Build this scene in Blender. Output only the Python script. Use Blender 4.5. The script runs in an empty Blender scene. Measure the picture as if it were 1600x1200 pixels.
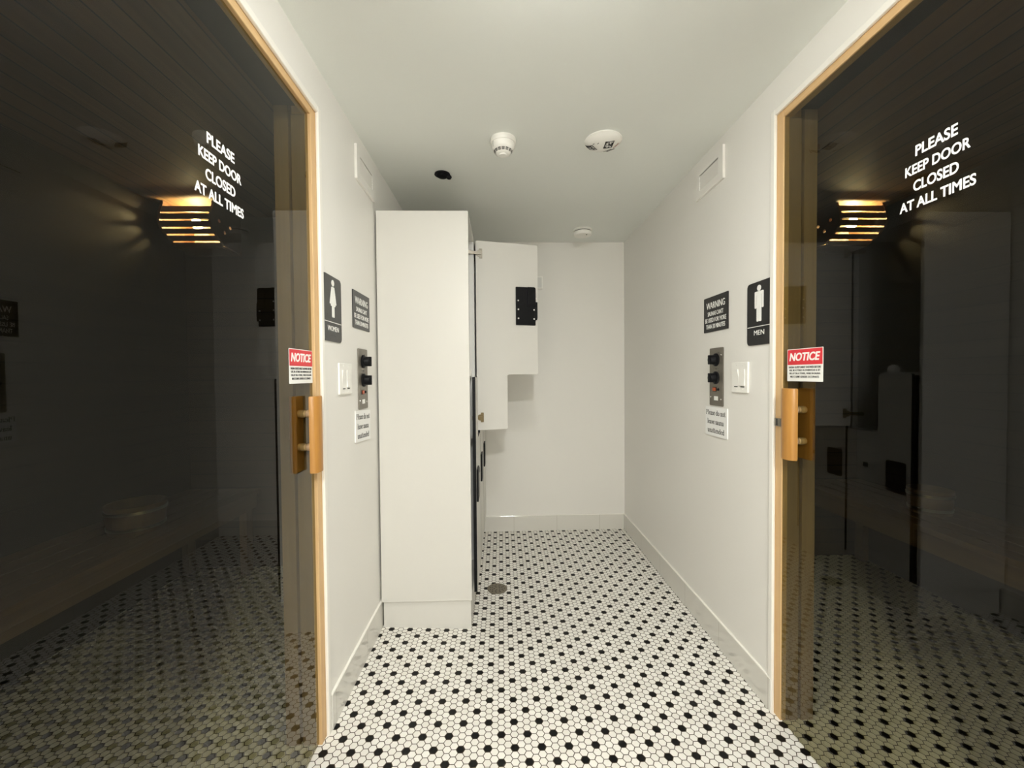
import bpy, bmesh, math, random
from mathutils import Vector, Matrix
random.seed(7)
C = bpy.context.scene.collection
D = bpy.data
PI = math.pi
CEIL = 2.30
XL, XR, YB = -0.615, 0.988, 3.268          # wall faces of the passage
GL, GR = -0.632, 0.998                     # centre planes of the two glass doors

# ------------------------------------------------------------------ materials
def nodes(name):
    m = D.materials.new(name); m.use_nodes = True
    nt = m.node_tree; b = nt.nodes.get('Principled BSDF')
    return m, nt, b
def ln(nt, a, b): nt.links.new(a, b)
def math_n(nt, op, a, b=None, c=None):
    n = nt.nodes.new('ShaderNodeMath'); n.operation = op
    for i, v in enumerate((a, b, c)):
        if v is None: continue
        if isinstance(v, (int, float)): n.inputs[i].default_value = v
        else: ln(nt, v, n.inputs[i])
    return n.outputs[0]
def mat(name, col, rough=0.5, metal=0.0, var=0.04, scale=30.0, bump=0.0, bscale=200.0, spec=0.5, coat=0.0):
    m, nt, b = nodes(name)
    tc = nt.nodes.new('ShaderNodeTexCoord')
    nz = nt.nodes.new('ShaderNodeTexNoise'); nz.inputs['Scale'].default_value = scale; nz.inputs['Detail'].default_value = 4
    ln(nt, tc.outputs['Object'], nz.inputs['Vector'])
    mx = nt.nodes.new('ShaderNodeMix'); mx.data_type = 'RGBA'
    mx.inputs[6].default_value = (*[max(0, c*(1-var)) for c in col], 1)
    mx.inputs[7].default_value = (*[min(1, c*(1+var)) for c in col], 1)
    ln(nt, nz.outputs['Fac'], mx.inputs[0]); ln(nt, mx.outputs[2], b.inputs['Base Color'])
    b.inputs['Roughness'].default_value = rough; b.inputs['Metallic'].default_value = metal
    b.inputs['Specular IOR Level'].default_value = spec
    b.inputs['Coat Weight'].default_value = coat
    if bump:
        n2 = nt.nodes.new('ShaderNodeTexNoise'); n2.inputs['Scale'].default_value = bscale; n2.inputs['Detail'].default_value = 3
        ln(nt, tc.outputs['Object'], n2.inputs['Vector'])
        bp = nt.nodes.new('ShaderNodeBump'); bp.inputs['Strength'].default_value = bump; bp.inputs['Distance'].default_value = 0.002
        ln(nt, n2.outputs['Fac'], bp.inputs['Height']); ln(nt, bp.outputs['Normal'], b.inputs['Normal'])
    return m
def emis(name, col, strength):
    m, nt, b = nodes(name)
    b.inputs['Base Color'].default_value = (0.8, 0.8, 0.8, 1)
    b.inputs['Emission Color'].default_value = (*col, 1); b.inputs['Emission Strength'].default_value = strength
    return m
def wood(name, c1, c2, axis, rough=0.5, ring=6.0, board=None, baxis=None, line=0.004, linedark=0.25):
    """straight-grained wood: noise stretched along axis, optional board joints every `board` metres across baxis"""
    m, nt, b = nodes(name)
    tc = nt.nodes.new('ShaderNodeTexCoord')
    mp = nt.nodes.new('ShaderNodeMapping')
    s = [ring*9]*3; s['xyz'.index(axis)] = ring*0.35
    mp.inputs['Scale'].default_value = s
    ln(nt, tc.outputs['Object'], mp.inputs['Vector'])
    nz = nt.nodes.new('ShaderNodeTexNoise'); nz.inputs['Scale'].default_value = 1.0; nz.inputs['Detail'].default_value = 6; nz.inputs['Distortion'].default_value = 0.6
    ln(nt, mp.outputs['Vector'], nz.inputs['Vector'])
    mx = nt.nodes.new('ShaderNodeMix'); mx.data_type = 'RGBA'
    mx.inputs[6].default_value = (*c1, 1); mx.inputs[7].default_value = (*c2, 1)
    cr = nt.nodes.new('ShaderNodeMapRange'); cr.inputs[1].default_value = 0.3; cr.inputs[2].default_value = 0.7
    ln(nt, nz.outputs['Fac'], cr.inputs[0]); ln(nt, cr.outputs[0], mx.inputs[0])
    out = mx.outputs[2]
    if board:
        sp = nt.nodes.new('ShaderNodeSeparateXYZ'); ln(nt, tc.outputs['Object'], sp.inputs[0])
        v = sp.outputs['xyz'.index(baxis)]
        w = math_n(nt, 'PINGPONG', v, board/2)
        e = math_n(nt, 'LESS_THAN', w, line/2)
        f = math_n(nt, 'FLOOR', math_n(nt, 'ADD', math_n(nt, 'DIVIDE', v, board), 0.0))
        wn = nt.nodes.new('ShaderNodeTexWhiteNoise'); wn.noise_dimensions = '1D'; ln(nt, f, wn.inputs['W'])
        br = math_n(nt, 'MULTIPLY_ADD', wn.outputs['Value'], 0.35, 0.8)
        m2 = nt.nodes.new('ShaderNodeMix'); m2.data_type = 'RGBA'; m2.blend_type = 'MULTIPLY'; m2.inputs[0].default_value = 1
        ln(nt, out, m2.inputs[6]); cb = nt.nodes.new('ShaderNodeCombineXYZ')
        for i in range(3): ln(nt, br, cb.inputs[i])
        ln(nt, cb.outputs[0], m2.inputs[7])
        m3 = nt.nodes.new('ShaderNodeMix'); m3.data_type = 'RGBA'
        ln(nt, e, m3.inputs[0]); ln(nt, m2.outputs[2], m3.inputs[6]); m3.inputs[7].default_value = (*[c*linedark for c in c1], 1)
        out = m3.outputs[2]
    ln(nt, out, b.inputs['Base Color']); b.inputs['Roughness'].default_value = rough
    return m
def hex_floor(w=0.02627, x0=-0.01076, y0=1.2958, th=0.00122, grout=0.0024):
    m, nt, b = nodes('hex_tile_floor')
    tc = nt.nodes.new('ShaderNodeTexCoord')
    mp = nt.nodes.new('ShaderNodeMapping'); mp.vector_type = 'TEXTURE'
    mp.inputs['Location'].default_value = (x0, y0, 0); mp.inputs['Rotation'].default_value = (0, 0, th)
    ln(nt, tc.outputs['Object'], mp.inputs['Vector'])
    P = mp.outputs['Vector']
    def wrapped(px, py, ox, oy):
        a = nt.nodes.new('ShaderNodeVectorMath'); a.operation = 'SUBTRACT'; ln(nt, P, a.inputs[0]); a.inputs[1].default_value = (ox, oy, 0)
        wv = nt.nodes.new('ShaderNodeVectorMath'); wv.operation = 'WRAP'
        ln(nt, a.outputs[0], wv.inputs[0]); wv.inputs[1].default_value = (px/2, py/2, 1); wv.inputs[2].default_value = (-px/2, -py/2, -1)
        return wv.outputs[0]
    def hexd(v):
        ab = nt.nodes.new('ShaderNodeVectorMath'); ab.operation = 'ABSOLUTE'; ln(nt, v, ab.inputs[0])
        sp = nt.nodes.new('ShaderNodeSeparateXYZ'); ln(nt, ab.outputs[0], sp.inputs[0])
        d = math_n(nt, 'MULTIPLY_ADD', sp.outputs[0], 0.8660254, math_n(nt, 'MULTIPLY', sp.outputs[1], 0.5))
        return math_n(nt, 'MAXIMUM', sp.outputs[1], d)
    s3 = 3**0.5
    vA, vB = wrapped(s3*w, w, 0, 0), wrapped(s3*w, w, s3*w/2, w/2)
    dA, dB = hexd(vA), hexd(vB)
    dcell = math_n(nt, 'MINIMUM', dA, dB)
    k1, k2 = hexd(wrapped(2*s3*w, 4*w, 0, 0)), hexd(wrapped(2*s3*w, 4*w, s3*w, 2*w))
    black = math_n(nt, 'LESS_THAN', math_n(nt, 'MINIMUM', k1, k2), w*0.5)
    isA = math_n(nt, 'LESS_THAN', dA, dB)
    mv = nt.nodes.new('ShaderNodeMix'); mv.data_type = 'VECTOR'; ln(nt, isA, mv.inputs[0]); ln(nt, vB, mv.inputs[4]); ln(nt, vA, mv.inputs[5])
    cid = nt.nodes.new('ShaderNodeVectorMath'); cid.operation = 'SUBTRACT'; ln(nt, P, cid.inputs[0]); ln(nt, mv.outputs[1], cid.inputs[1])
    sn = nt.nodes.new('ShaderNodeVectorMath'); sn.operation = 'SNAP'; ln(nt, cid.outputs[0], sn.inputs[0]); sn.inputs[1].default_value = (0.004, 0.004, 0.004)
    wn = nt.nodes.new('ShaderNodeTexWhiteNoise'); wn.noise_dimensions = '2D'; ln(nt, sn.outputs[0], wn.inputs['Vector'])
    mr = nt.nodes.new('ShaderNodeMapRange'); mr.interpolation_type = 'SMOOTHSTEP'
    mr.inputs[1].default_value = w/2-grout/2-0.0006; mr.inputs[2].default_value = w/2-grout/2+0.0004
    ln(nt, dcell, mr.inputs[0])
    white = nt.nodes.new('ShaderNodeMix'); white.data_type = 'RGBA'
    white.inputs[6].default_value = (0.77, 0.745, 0.695, 1); white.inputs[7].default_value = (0.85, 0.83, 0.785, 1)
    ln(nt, wn.outputs['Value'], white.inputs[0])
    tile = nt.nodes.new('ShaderNodeMix'); tile.data_type = 'RGBA'
    ln(nt, black, tile.inputs[0]); ln(nt, white.outputs[2], tile.inputs[6]); tile.inputs[7].default_value = (0.004, 0.004, 0.004, 1)
    fin = nt.nodes.new('ShaderNodeMix'); fin.data_type = 'RGBA'
    ln(nt, mr.outputs[0], fin.inputs[0]); ln(nt, tile.outputs[2], fin.inputs[6]); fin.inputs[7].default_value = (0.075, 0.056, 0.034, 1)
    ln(nt, fin.outputs[2], b.inputs['Base Color'])
    b.inputs['Specular IOR Level'].default_value = 0.22
    ro = math_n(nt, 'MULTIPLY_ADD', mr.outputs[0], 0.3, 0.45); ln(nt, ro, b.inputs['Roughness'])
    bp = nt.nodes.new('ShaderNodeBump'); bp.invert = True; bp.inputs['Strength'].default_value = 0.4; bp.inputs['Distance'].default_value = 0.001
    ln(nt, mr.outputs[0], bp.inputs['Height']); ln(nt, bp.outputs['Normal'], b.inputs['Normal'])
    return m
def tile_base(name, axis, offset, pitch=0.345):
    """glazed skirting tile with thin vertical joints"""
    m, nt, b = nodes(name)
    tc = nt.nodes.new('ShaderNodeTexCoord'); sp = nt.nodes.new('ShaderNodeSeparateXYZ'); ln(nt, tc.outputs['Object'], sp.inputs[0])
    v = math_n(nt, 'SUBTRACT', sp.outputs['xyz'.index(axis)], offset)
    e = math_n(nt, 'LESS_THAN', math_n(nt, 'PINGPONG', v, pitch/2), 0.0012)
    mx = nt.nodes.new('ShaderNodeMix'); mx.data_type = 'RGBA'; ln(nt, e, mx.inputs[0])
    mx.inputs[6].default_value = (0.66, 0.645, 0.60, 1); mx.inputs[7].default_value = (0.45, 0.42, 0.37, 1)
    ln(nt, mx.outputs[2], b.inputs['Base Color'])
    b.inputs['Roughness'].default_value = 0.09; b.inputs['Specular IOR Level'].default_value = 0.9
    return m
def tinted_glass():
    m = D.materials.new('bronze_tinted_glass'); m.use_nodes = True; nt = m.node_tree; nt.nodes.clear()
    o = nt.nodes.new('ShaderNodeOutputMaterial'); mx = nt.nodes.new('ShaderNodeMixShader')
    tr = nt.nodes.new('ShaderNodeBsdfTransparent'); gl = nt.nodes.new('ShaderNodeBsdfGlossy')
    tr.inputs['Color'].default_value = (*GLASS_T, 1)
    gl.inputs['Roughness'].default_value = 0.0; gl.inputs['Color'].default_value = (1, 1, 1, 1)
    fr = nt.nodes.new('ShaderNodeFresnel'); fr.inputs['IOR'].default_value = GLASS_IOR
    ge = nt.nodes.new('ShaderNodeNewGeometry')
    inv = math_n(nt, 'SUBTRACT', 1.0, ge.outputs['Backfacing'])
    ln(nt, math_n(nt, 'MULTIPLY', fr.outputs[0], inv), mx.inputs[0])
    ln(nt, tr.outputs[0], mx.inputs[1]); ln(nt, gl.outputs[0], mx.inputs[2]); ln(nt, mx.outputs[0], o.inputs[0])
    return m
GLASS_T = (0.715, 0.705, 0.60)      # per surface
GLASS_IOR = 1.40

M = {}
M['wall'] = mat('white_wall_paint', (0.77, 0.755, 0.72), 0.45, var=0.012, scale=3, bump=0.12, bscale=260)
M['ceil'] = mat('ceiling_paint', (0.765, 0.785, 0.755), 0.7, var=0.012, scale=3, bump=0.1, bscale=220)
M['floor'] = hex_floor()
M['base_y'] = tile_base('glazed_skirting_side', 'y', 1.817)
M['base_x'] = tile_base('glazed_skirting_end', 'x', 0.0911)
M['lam'] = mat('white_laminate', (0.64, 0.627, 0.592), 0.38, var=0.012, scale=8)
M['inner'] = mat('locker_interior_laminate', (0.70, 0.70, 0.68), 0.5, var=0.02, scale=8)
M['core'] = mat('black_laminate_core', (0.006, 0.006, 0.007), 0.5, var=0.1, spec=0.15)
M['bplastic'] = mat('black_plastic', (0.008, 0.008, 0.009), 0.4, var=0.15, scale=60, bump=0.15, bscale=900, spec=0.12)
M['pine'] = wood('pine_frame', (0.57, 0.36, 0.17), (0.64, 0.44, 0.225), 'z', 0.5, 7)
M['lining'] = wood('shaded_lining_wood', (0.27, 0.19, 0.115), (0.33, 0.235, 0.145), 'z', 0.55, 6)  # same wood as the frame; dimness behind the glass put into its colour
M['pine_h'] = wood('pine_frame_head', (0.57, 0.36, 0.17), (0.64, 0.44, 0.225), 'y', 0.5, 7)
M['grip'] = wood('oiled_handle_wood', (0.38, 0.172, 0.034), (0.45, 0.22, 0.052), 'z', 0.35, 8)
M['dowel'] = wood('dowel_wood', (0.62, 0.42, 0.25), (0.70, 0.50, 0.32), 'x', 0.45, 8)
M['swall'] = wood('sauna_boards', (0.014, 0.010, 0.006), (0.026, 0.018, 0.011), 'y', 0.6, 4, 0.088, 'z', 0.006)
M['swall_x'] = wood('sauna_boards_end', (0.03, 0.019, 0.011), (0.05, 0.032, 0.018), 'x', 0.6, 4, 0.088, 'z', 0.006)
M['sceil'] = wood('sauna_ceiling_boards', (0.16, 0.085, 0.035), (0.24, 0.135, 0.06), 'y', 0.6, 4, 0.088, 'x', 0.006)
M['bench'] = wood('bench_wood', (0.11, 0.066, 0.033), (0.15, 0.094, 0.048), 'y', 0.55, 5)
M['slat'] = wood('dark_slat_wood', (0.10, 0.045, 0.020), (0.15, 0.07, 0.03), 'x', 0.6, 6)
M['stave'] = wood('pail_stave_wood', (0.13, 0.085, 0.046), (0.18, 0.12, 0.066), 'z', 0.55, 6)
M['cap'] = mat('white_caulk_line', (0.88, 0.865, 0.81), 0.5, var=0.01)
M['trim'] = mat('white_trim_paint', (0.82, 0.80, 0.75), 0.35, var=0.01)
M['glass'] = tinted_glass()
M['vinyl'] = mat('white_vinyl', (0.93, 0.93, 0.92), 0.5, var=0.005)
M['signblk'] = mat('black_sign_plastic', (0.014, 0.014, 0.015), 0.33, var=0.05, scale=100, bump=0.06, bscale=1200)
M['signwht'] = mat('white_sign_print', (0.86, 0.86, 0.83), 0.45, var=0.01)
M['red'] = mat('red_sticker_print', (0.66, 0.032, 0.045), 0.4, var=0.03)
M['ink'] = mat('black_ink', (0.02, 0.02, 0.02), 0.6, var=0.05)
M['paper'] = mat('white_sign_board', (0.84, 0.84, 0.83), 0.35, var=0.01)
M['wplastic'] = mat('white_plastic', (0.84, 0.83, 0.79), 0.35, var=0.01)
M['steel'] = mat('brushed_nickel', (0.42, 0.39, 0.34), 0.33, 1.0, var=0.06, scale=90)
M['panel'] = mat('grey_panel_metal', (0.21, 0.19, 0.16), 0.42, 0.55, var=0.05, scale=90)
M['chrome'] = mat('bright_metal', (0.72, 0.70, 0.66), 0.2, 1.0, var=0.04)
M['bronze'] = mat('dark_bronze_metal', (0.20, 0.155, 0.085), 0.35, 0.9, var=0.1)
M['drain'] = mat('weathered_drain_metal', (0.27, 0.24, 0.19), 0.5, 0.8, var=0.25, scale=140)
M['dark'] = mat('dark_slot', (0.03, 0.03, 0.028), 0.6, var=0.05)
M['grey'] = mat('grey_plastic', (0.42, 0.42, 0.39), 0.5, var=0.03)
M['orange'] = mat('orange_rocker_plastic', (0.42, 0.07, 0.012), 0.3, var=0.05)
M['lens'] = mat('mirrored_lens', (0.5, 0.51, 0.52), 0.1, 0.9, var=0.0, bump=1.0, bscale=120)
_nt = M['lens'].node_tree; _b = _nt.nodes['Principled BSDF']; _n = [n for n in _nt.nodes if n.type == 'TEX_NOISE'][0]; _n.inputs['Scale'].default_value = 110
_r = _nt.nodes.new('ShaderNodeMapRange'); _r.inputs[1].default_value = .44; _r.inputs[2].default_value = .58; _r.inputs[3].default_value = .01; _r.inputs[4].default_value = .95
_nt.links.new(_n.outputs['Fac'], _r.inputs[0]); _c = _nt.nodes.new('ShaderNodeCombineColor'); [_nt.links.new(_r.outputs[0], _c.inputs[i]) for i in range(3)]; _nt.links.new(_c.outputs[0], _b.inputs['Base Color'])
M['lamp'] = emis('lamp_diffuser', (1.0, 0.995, 0.95), 285.0)
M['lamp2'] = emis('lamp_diffuser_rear', (1.0, 0.995, 0.95), 1750.0)
M['bulb'] = emis('sauna_bulb', (1.0, 0.82, 0.50), 480.0)

# ------------------------------------------------------------------ helpers
def obj(name, bm, m, parent=None, smooth=False, bevel=0.0, seg=2):
    me = D.meshes.new(name)
    bmesh.ops.recalc_face_normals(bm, faces=bm.faces)
    bm.to_mesh(me); bm.free()
    o = D.objects.new(name, me); C.objects.link(o)
    for x in (m if isinstance(m, (list, tuple)) else [m]): me.materials.append(x)
    if smooth:
        for p in me.polygons: p.use_smooth = True
        me.set_sharp_from_angle(angle=math.radians(40))
    if parent: o.parent = parent
    if bevel:
        md = o.modifiers.new('bevel', 'BEVEL'); md.width = bevel; md.segments = seg; md.limit_method = 'ANGLE'; md.angle_limit = math.radians(50)
    return o
def tag(o, label, cat, group=None):
    o['label'] = label; o['category'] = cat
    if group: o['group'] = group
    return o
def thing(name, label, cat, loc, rz=0.0, group=None):
    o = D.objects.new(name, None); C.objects.link(o); o.location = loc; o.rotation_euler = (0, 0, rz)
    o.empty_display_size = 0.05
    return tag(o, label, cat, group)
def struct(name, bm, m, parent=None, **k):
    o = obj(name, bm, m, parent, **k)
    if parent is None: o['kind'] = 'structure'
    return o
def box(bm, x0, x1, y0, y1, z0, z1, mi=0):
    v = [bm.verts.new((x, y, z)) for z in (z0, z1) for y in (y0, y1) for x in (x0, x1)]
    for f in ((0, 2, 3, 1), (4, 5, 7, 6), (0, 1, 5, 4), (2, 6, 7, 3), (0, 4, 6, 2), (1, 3, 7, 5)):
        bm.faces.new([v[i] for i in f]).material_index = mi
def B(*a):
    bm = bmesh.new(); box(bm, *a); return bm
def lathe(bm, prof, c=(0, 0, 0), axis='z', n=32, cap=True):
    """revolve (r, h) profile about an axis through c"""
    rings = []
    for r, h in prof:
        ring = []
        for i in range(n):
            a = 2*PI*i/n; u, v = r*math.cos(a), r*math.sin(a)
            p = {'z': (u, v, h), 'y': (u, h, v), 'x': (h, u, v)}[axis]
            ring.append(bm.verts.new((c[0]+p[0], c[1]+p[1], c[2]+p[2])))
        rings.append(ring)
    for a, b in zip(rings, rings[1:]):
        for i in range(n): bm.faces.new((a[i], a[(i+1) % n], b[(i+1) % n], b[i]))
    if cap:
        bm.faces.new(rings[0]); bm.faces.new(rings[-1])
def prism(bm, pts, y0, y1, mi_side=0, mi_face=0):
    """polygon in local x-z extruded along y"""
    a = [bm.verts.new((x, y0, z)) for x, z in pts]; b = [bm.verts.new((x, y1, z)) for x, z in pts]
    n = len(pts)
    bm.faces.new(a).material_index = mi_face; bm.faces.new(b[::-1]).material_index = mi_face
    for i in range(n): bm.faces.new((a[i], b[i], b[(i+1) % n], a[(i+1) % n])).material_index = mi_side
def rounded(pts, r, n=4):
    """round the corners of a polygon (convex and concave)"""
    out = []; k = len(pts)
    for i in range(k):
        p0, p, p1 = Vector(pts[i-1]), Vector(pts[i]), Vector(pts[(i+1) % k])
        d0, d1 = (p0-p).normalized(), (p1-p).normalized()
        a, b = p+d0*r, p+d1*r
        for j in range(n+1):
            t = j/n
            out.append(tuple((1-t)**2*a + 2*t*(1-t)*p + t*t*b))
    return out
def rrect(x0, x1, z0, z1, r, n=4): return rounded([(x0, z0), (x1, z0), (x1, z1), (x0, z1)], r, n)
def circ(cx, cz, r, n=24): return [(cx+r*math.cos(2*PI*i/n), cz+r*math.sin(2*PI*i/n)) for i in range(n)]
def plate(pts, y0, y1):
    bm = bmesh.new(); prism(bm, pts, y0, y1); return bm
_tc = {}
def text_bm(bm, s, cx, cz, w, h, y, bold=0.0, shear=0.0, th=0.0006):
    """lettering of size w x h centred at (cx, cz) in local x-z, facing -y at depth y"""
    key = (s, bold, shear)
    if key not in _tc:
        cu = D.curves.new('lettering', 'FONT'); cu.body = s; cu.size = 1.0; cu.offset = bold; cu.shear = shear; cu.fill_mode = 'FRONT'; cu.resolution_u = 4
        o = D.objects.new('lettering', cu); C.objects.link(o)
        dg = bpy.context.evaluated_depsgraph_get(); me = D.meshes.new_from_object(o.evaluated_get(dg))
        vs = [tuple(v.co) for v in me.vertices]; fs = [tuple(p.vertices) for p in me.polygons]
        D.objects.remove(o); D.curves.remove(cu); D.meshes.remove(me)
        _tc[key] = (vs, fs)
    vs, fs = _tc[key]
    x0 = min(v[0] for v in vs); x1 = max(v[0] for v in vs); z0 = min(v[1] for v in vs); z1 = max(v[1] for v in vs)
    base = [bm.verts.new((cx+(v[0]-(x0+x1)/2)*w/(x1-x0), y, cz+(v[1]-(z0+z1)/2)*h/(z1-z0))) for v in vs]
    fl = []
    for f in fs:
        try: fl.append(bm.faces.new([base[i] for i in f]))
        except ValueError: pass
    r = bmesh.ops.extrude_face_region(bm, geom=fl)
    for e in r['geom']:
        if isinstance(e, bmesh.types.BMVert): e.co.y -= th
def text(name, lines, m, parent, y, bold=0.0, shear=0.0):
    bm = bmesh.new()
    for (s, cx, cz, w, h) in lines: text_bm(bm, s, cx, cz, w, h, y, bold, shear)
    return obj(name, bm, m, parent)
# hand-drawn roman letters for the small notices: strokes on a unit cap height
GLY = {
 'P': (.74, [[(.16, 0), (.16, 1)], [(.02, .02), (.32, .02)], [(.02, .98), (.4, .98)], [(.16, .98), (.45, .97), (.62, .88), (.64, .74), (.6, .6), (.44, .5), (.18, .49)]]),
 'l': (.34, [[(.17, 0), (.17, 1.03)], [(.03, .02), (.31, .02)], [(.04, .97), (.17, 1.03)]]),
 'e': (.56, [[(.08, .38), (.48, .38)], [(.48, .38), (.46, .55), (.37, .65), (.27, .67), (.14, .58), (.07, .42), (.07, .28), (.13, .1), (.28, .01), (.4, .04), (.5, .16)]]),
 'a': (.56, [[(.1, .52), (.16, .62), (.28, .67), (.38, .6), (.4, .5), (.4, .1), (.45, .02), (.55, .08)], [(.4, .4), (.2, .32), (.08, .2), (.09, .06), (.19, 0), (.3, .05), (.4, .15)]]),
 's': (.48, [[(.39, .48), (.36, .6), (.24, .67), (.11, .6), (.1, .48), (.2, .38), (.34, .28), (.41, .17), (.36, .05), (.23, 0), (.1, .06), (.07, .2)]]),
 'd': (.6, [[(.41, .55), (.28, .67), (.13, .57), (.07, .36), (.1, .12), (.23, 0), (.35, .06), (.42, .16)], [(.42, 0), (.42, 1.03)], [(.28, .97), (.42, 1.03)], [(.42, .02), (.56, .06)]]),
 'o': (.58, [[(.28, .67), (.13, .57), (.07, .34), (.13, .1), (.28, 0), (.43, .1), (.5, .34), (.43, .57), (.28, .67)]]),
 'n': (.62, [[(.14, 0), (.14, .66)], [(.02, .02), (.27, .02)], [(.03, .6), (.14, .66)], [(.14, .5), (.25, .64), (.36, .66), (.46, .56), (.46, 0)], [(.34, .02), (.59, .02)]]),
 't': (.4, [[(.17, .9), (.17, .14), (.22, .02), (.3, .02), (.38, .1)], [(.02, .64), (.36, .64)]]),
 'v': (.6, [[(.09, .66), (.3, 0)], [(.3, 0), (.5, .66)], [(0, .65), (.21, .65)], [(.4, .65), (.59, .65)]]),
 'u': (.62, [[(.14, .66), (.14, .18), (.2, .04), (.32, .02), (.44, .16)], [(.46, .66), (.46, 0)], [(.02, .64), (.14, .66)], [(.34, .64), (.46, .66)], [(.46, .02), (.59, .06)]]),
 ' ': (.3, []),
}
def serif_text(bm, s, cx, cz, w, h, y, th=0.0005):
    total = sum(GLY[c][0] for c in s); sx = w/total; x = cx-w/2
    for c in s:
        adv, strokes = GLY[c]
        for st in strokes:
            for (a, b) in zip(st, st[1:]):
                A = Vector((x+a[0]*sx, cz-h/2+a[1]*h)); Bv = Vector((x+b[0]*sx, cz-h/2+b[1]*h))
                d = Bv-A; L = d.length; d.normalize()
                hw = h*(0.022+0.052*abs(d.y)); nrm = Vector((-d.y, d.x))*hw; e = d*hw*0.35
                prism(bm, [tuple(A-e+nrm), tuple(A-e-nrm), tuple(Bv+e-nrm), tuple(Bv+e+nrm)], y-th, y)
        x += adv*sx

# ------------------------------------------------------------------ the shell
DRX, DRY, DRA, DRS = -0.005, 2.3243, 0.0417, 0.5751      # the floor dips towards the drain
def floor_z(x, y): return -DRA*math.exp(-((x-DRX)**2+(y-DRY)**2)/DRS**2)
def grid_floor():
    bm = bmesh.new(); x0, x1, y0, y1, st = -2.15, 2.55, -2.7, 3.35, 0.05
    nx, ny = int((x1-x0)/st), int((y1-y0)/st)
    g = [[bm.verts.new((x0+i*(x1-x0)/nx, y0+j*(y1-y0)/ny, floor_z(x0+i*(x1-x0)/nx, y0+j*(y1-y0)/ny))) for i in range(nx+1)] for j in range(ny+1)]
    for j in range(ny):
        for i in range(nx): bm.faces.new((g[j][i], g[j][i+1], g[j+1][i+1], g[j+1][i]))
    return bm
o = grid_floor(); fl = struct('floor', o, M['floor'], smooth=True)
struct('ceiling', B(-0.80, 1.17, -2.7, 3.35, CEIL, CEIL+0.08), M['ceil'])
bm = bmesh.new(); box(bm, -0.80, 1.17, YB, YB+0.1, -0.1, CEIL); struct('wall_back', bm, M['wall'])
bm = bmesh.new(); box(bm, -0.80, 1.17, -2.7, -2.6, -0.1, CEIL); struct('wall_front', bm, M['wall'])
# openings: left Y .42-1.435 up to 2.155, right Y .42-1.475 up to 2.183
LT, RT, LY, RY, Y0 = 2.155, 2.183, 1.433, 1.474, 0.42
bm = bmesh.new()
for y0, y1, z0 in ((-2.6, Y0, -0.1), (Y0, LY, LT), (LY, YB, -0.1)): box(bm, XL-0.125, XL, y0, y1, z0, CEIL)
struct('wall_left', bm, M['wall'])
bm = bmesh.new()
for y0, y1, z0 in ((-2.6, Y0, -0.1), (Y0, RY, RT), (RY, YB, -0.1)): box(bm, XR, XR+0.125, y0, y1, z0, CEIL)
struct('wall_right', bm, M['wall'])
bb_left = struct('baseboard_left', B(XL, XL+0.009, LY+0.006, YB-0.001, -0.06, 0.122), M['base_y'], bevel=0.002)
struct('cap_line', B(XL, XL+0.0095, LY+0.006, YB-0.001, 0.122, 0.1275), M['cap'], bb_left, bevel=0.0015)
bb_right = struct('baseboard_right', B(XR-0.008, XR, RY-0.012, YB-0.001, -0.06, 0.119), M['base_y'], bevel=0.002)
struct('cap_line', B(XR-0.0085, XR, RY-0.012, YB-0.001, 0.119, 0.1245), M['cap'], bb_right, bevel=0.0015)
bb_back = struct('baseboard_back', B(XL+0.009, XR-0.008, YB-0.009, YB, -0.06, 0.1185), M['base_x'], bevel=0.002)
struct('cap_line', B(XL+0.009, XR-0.008, YB-0.0095, YB, 0.1185, 0.121), M['cap'], bb_back, bevel=0.0015)

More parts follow.
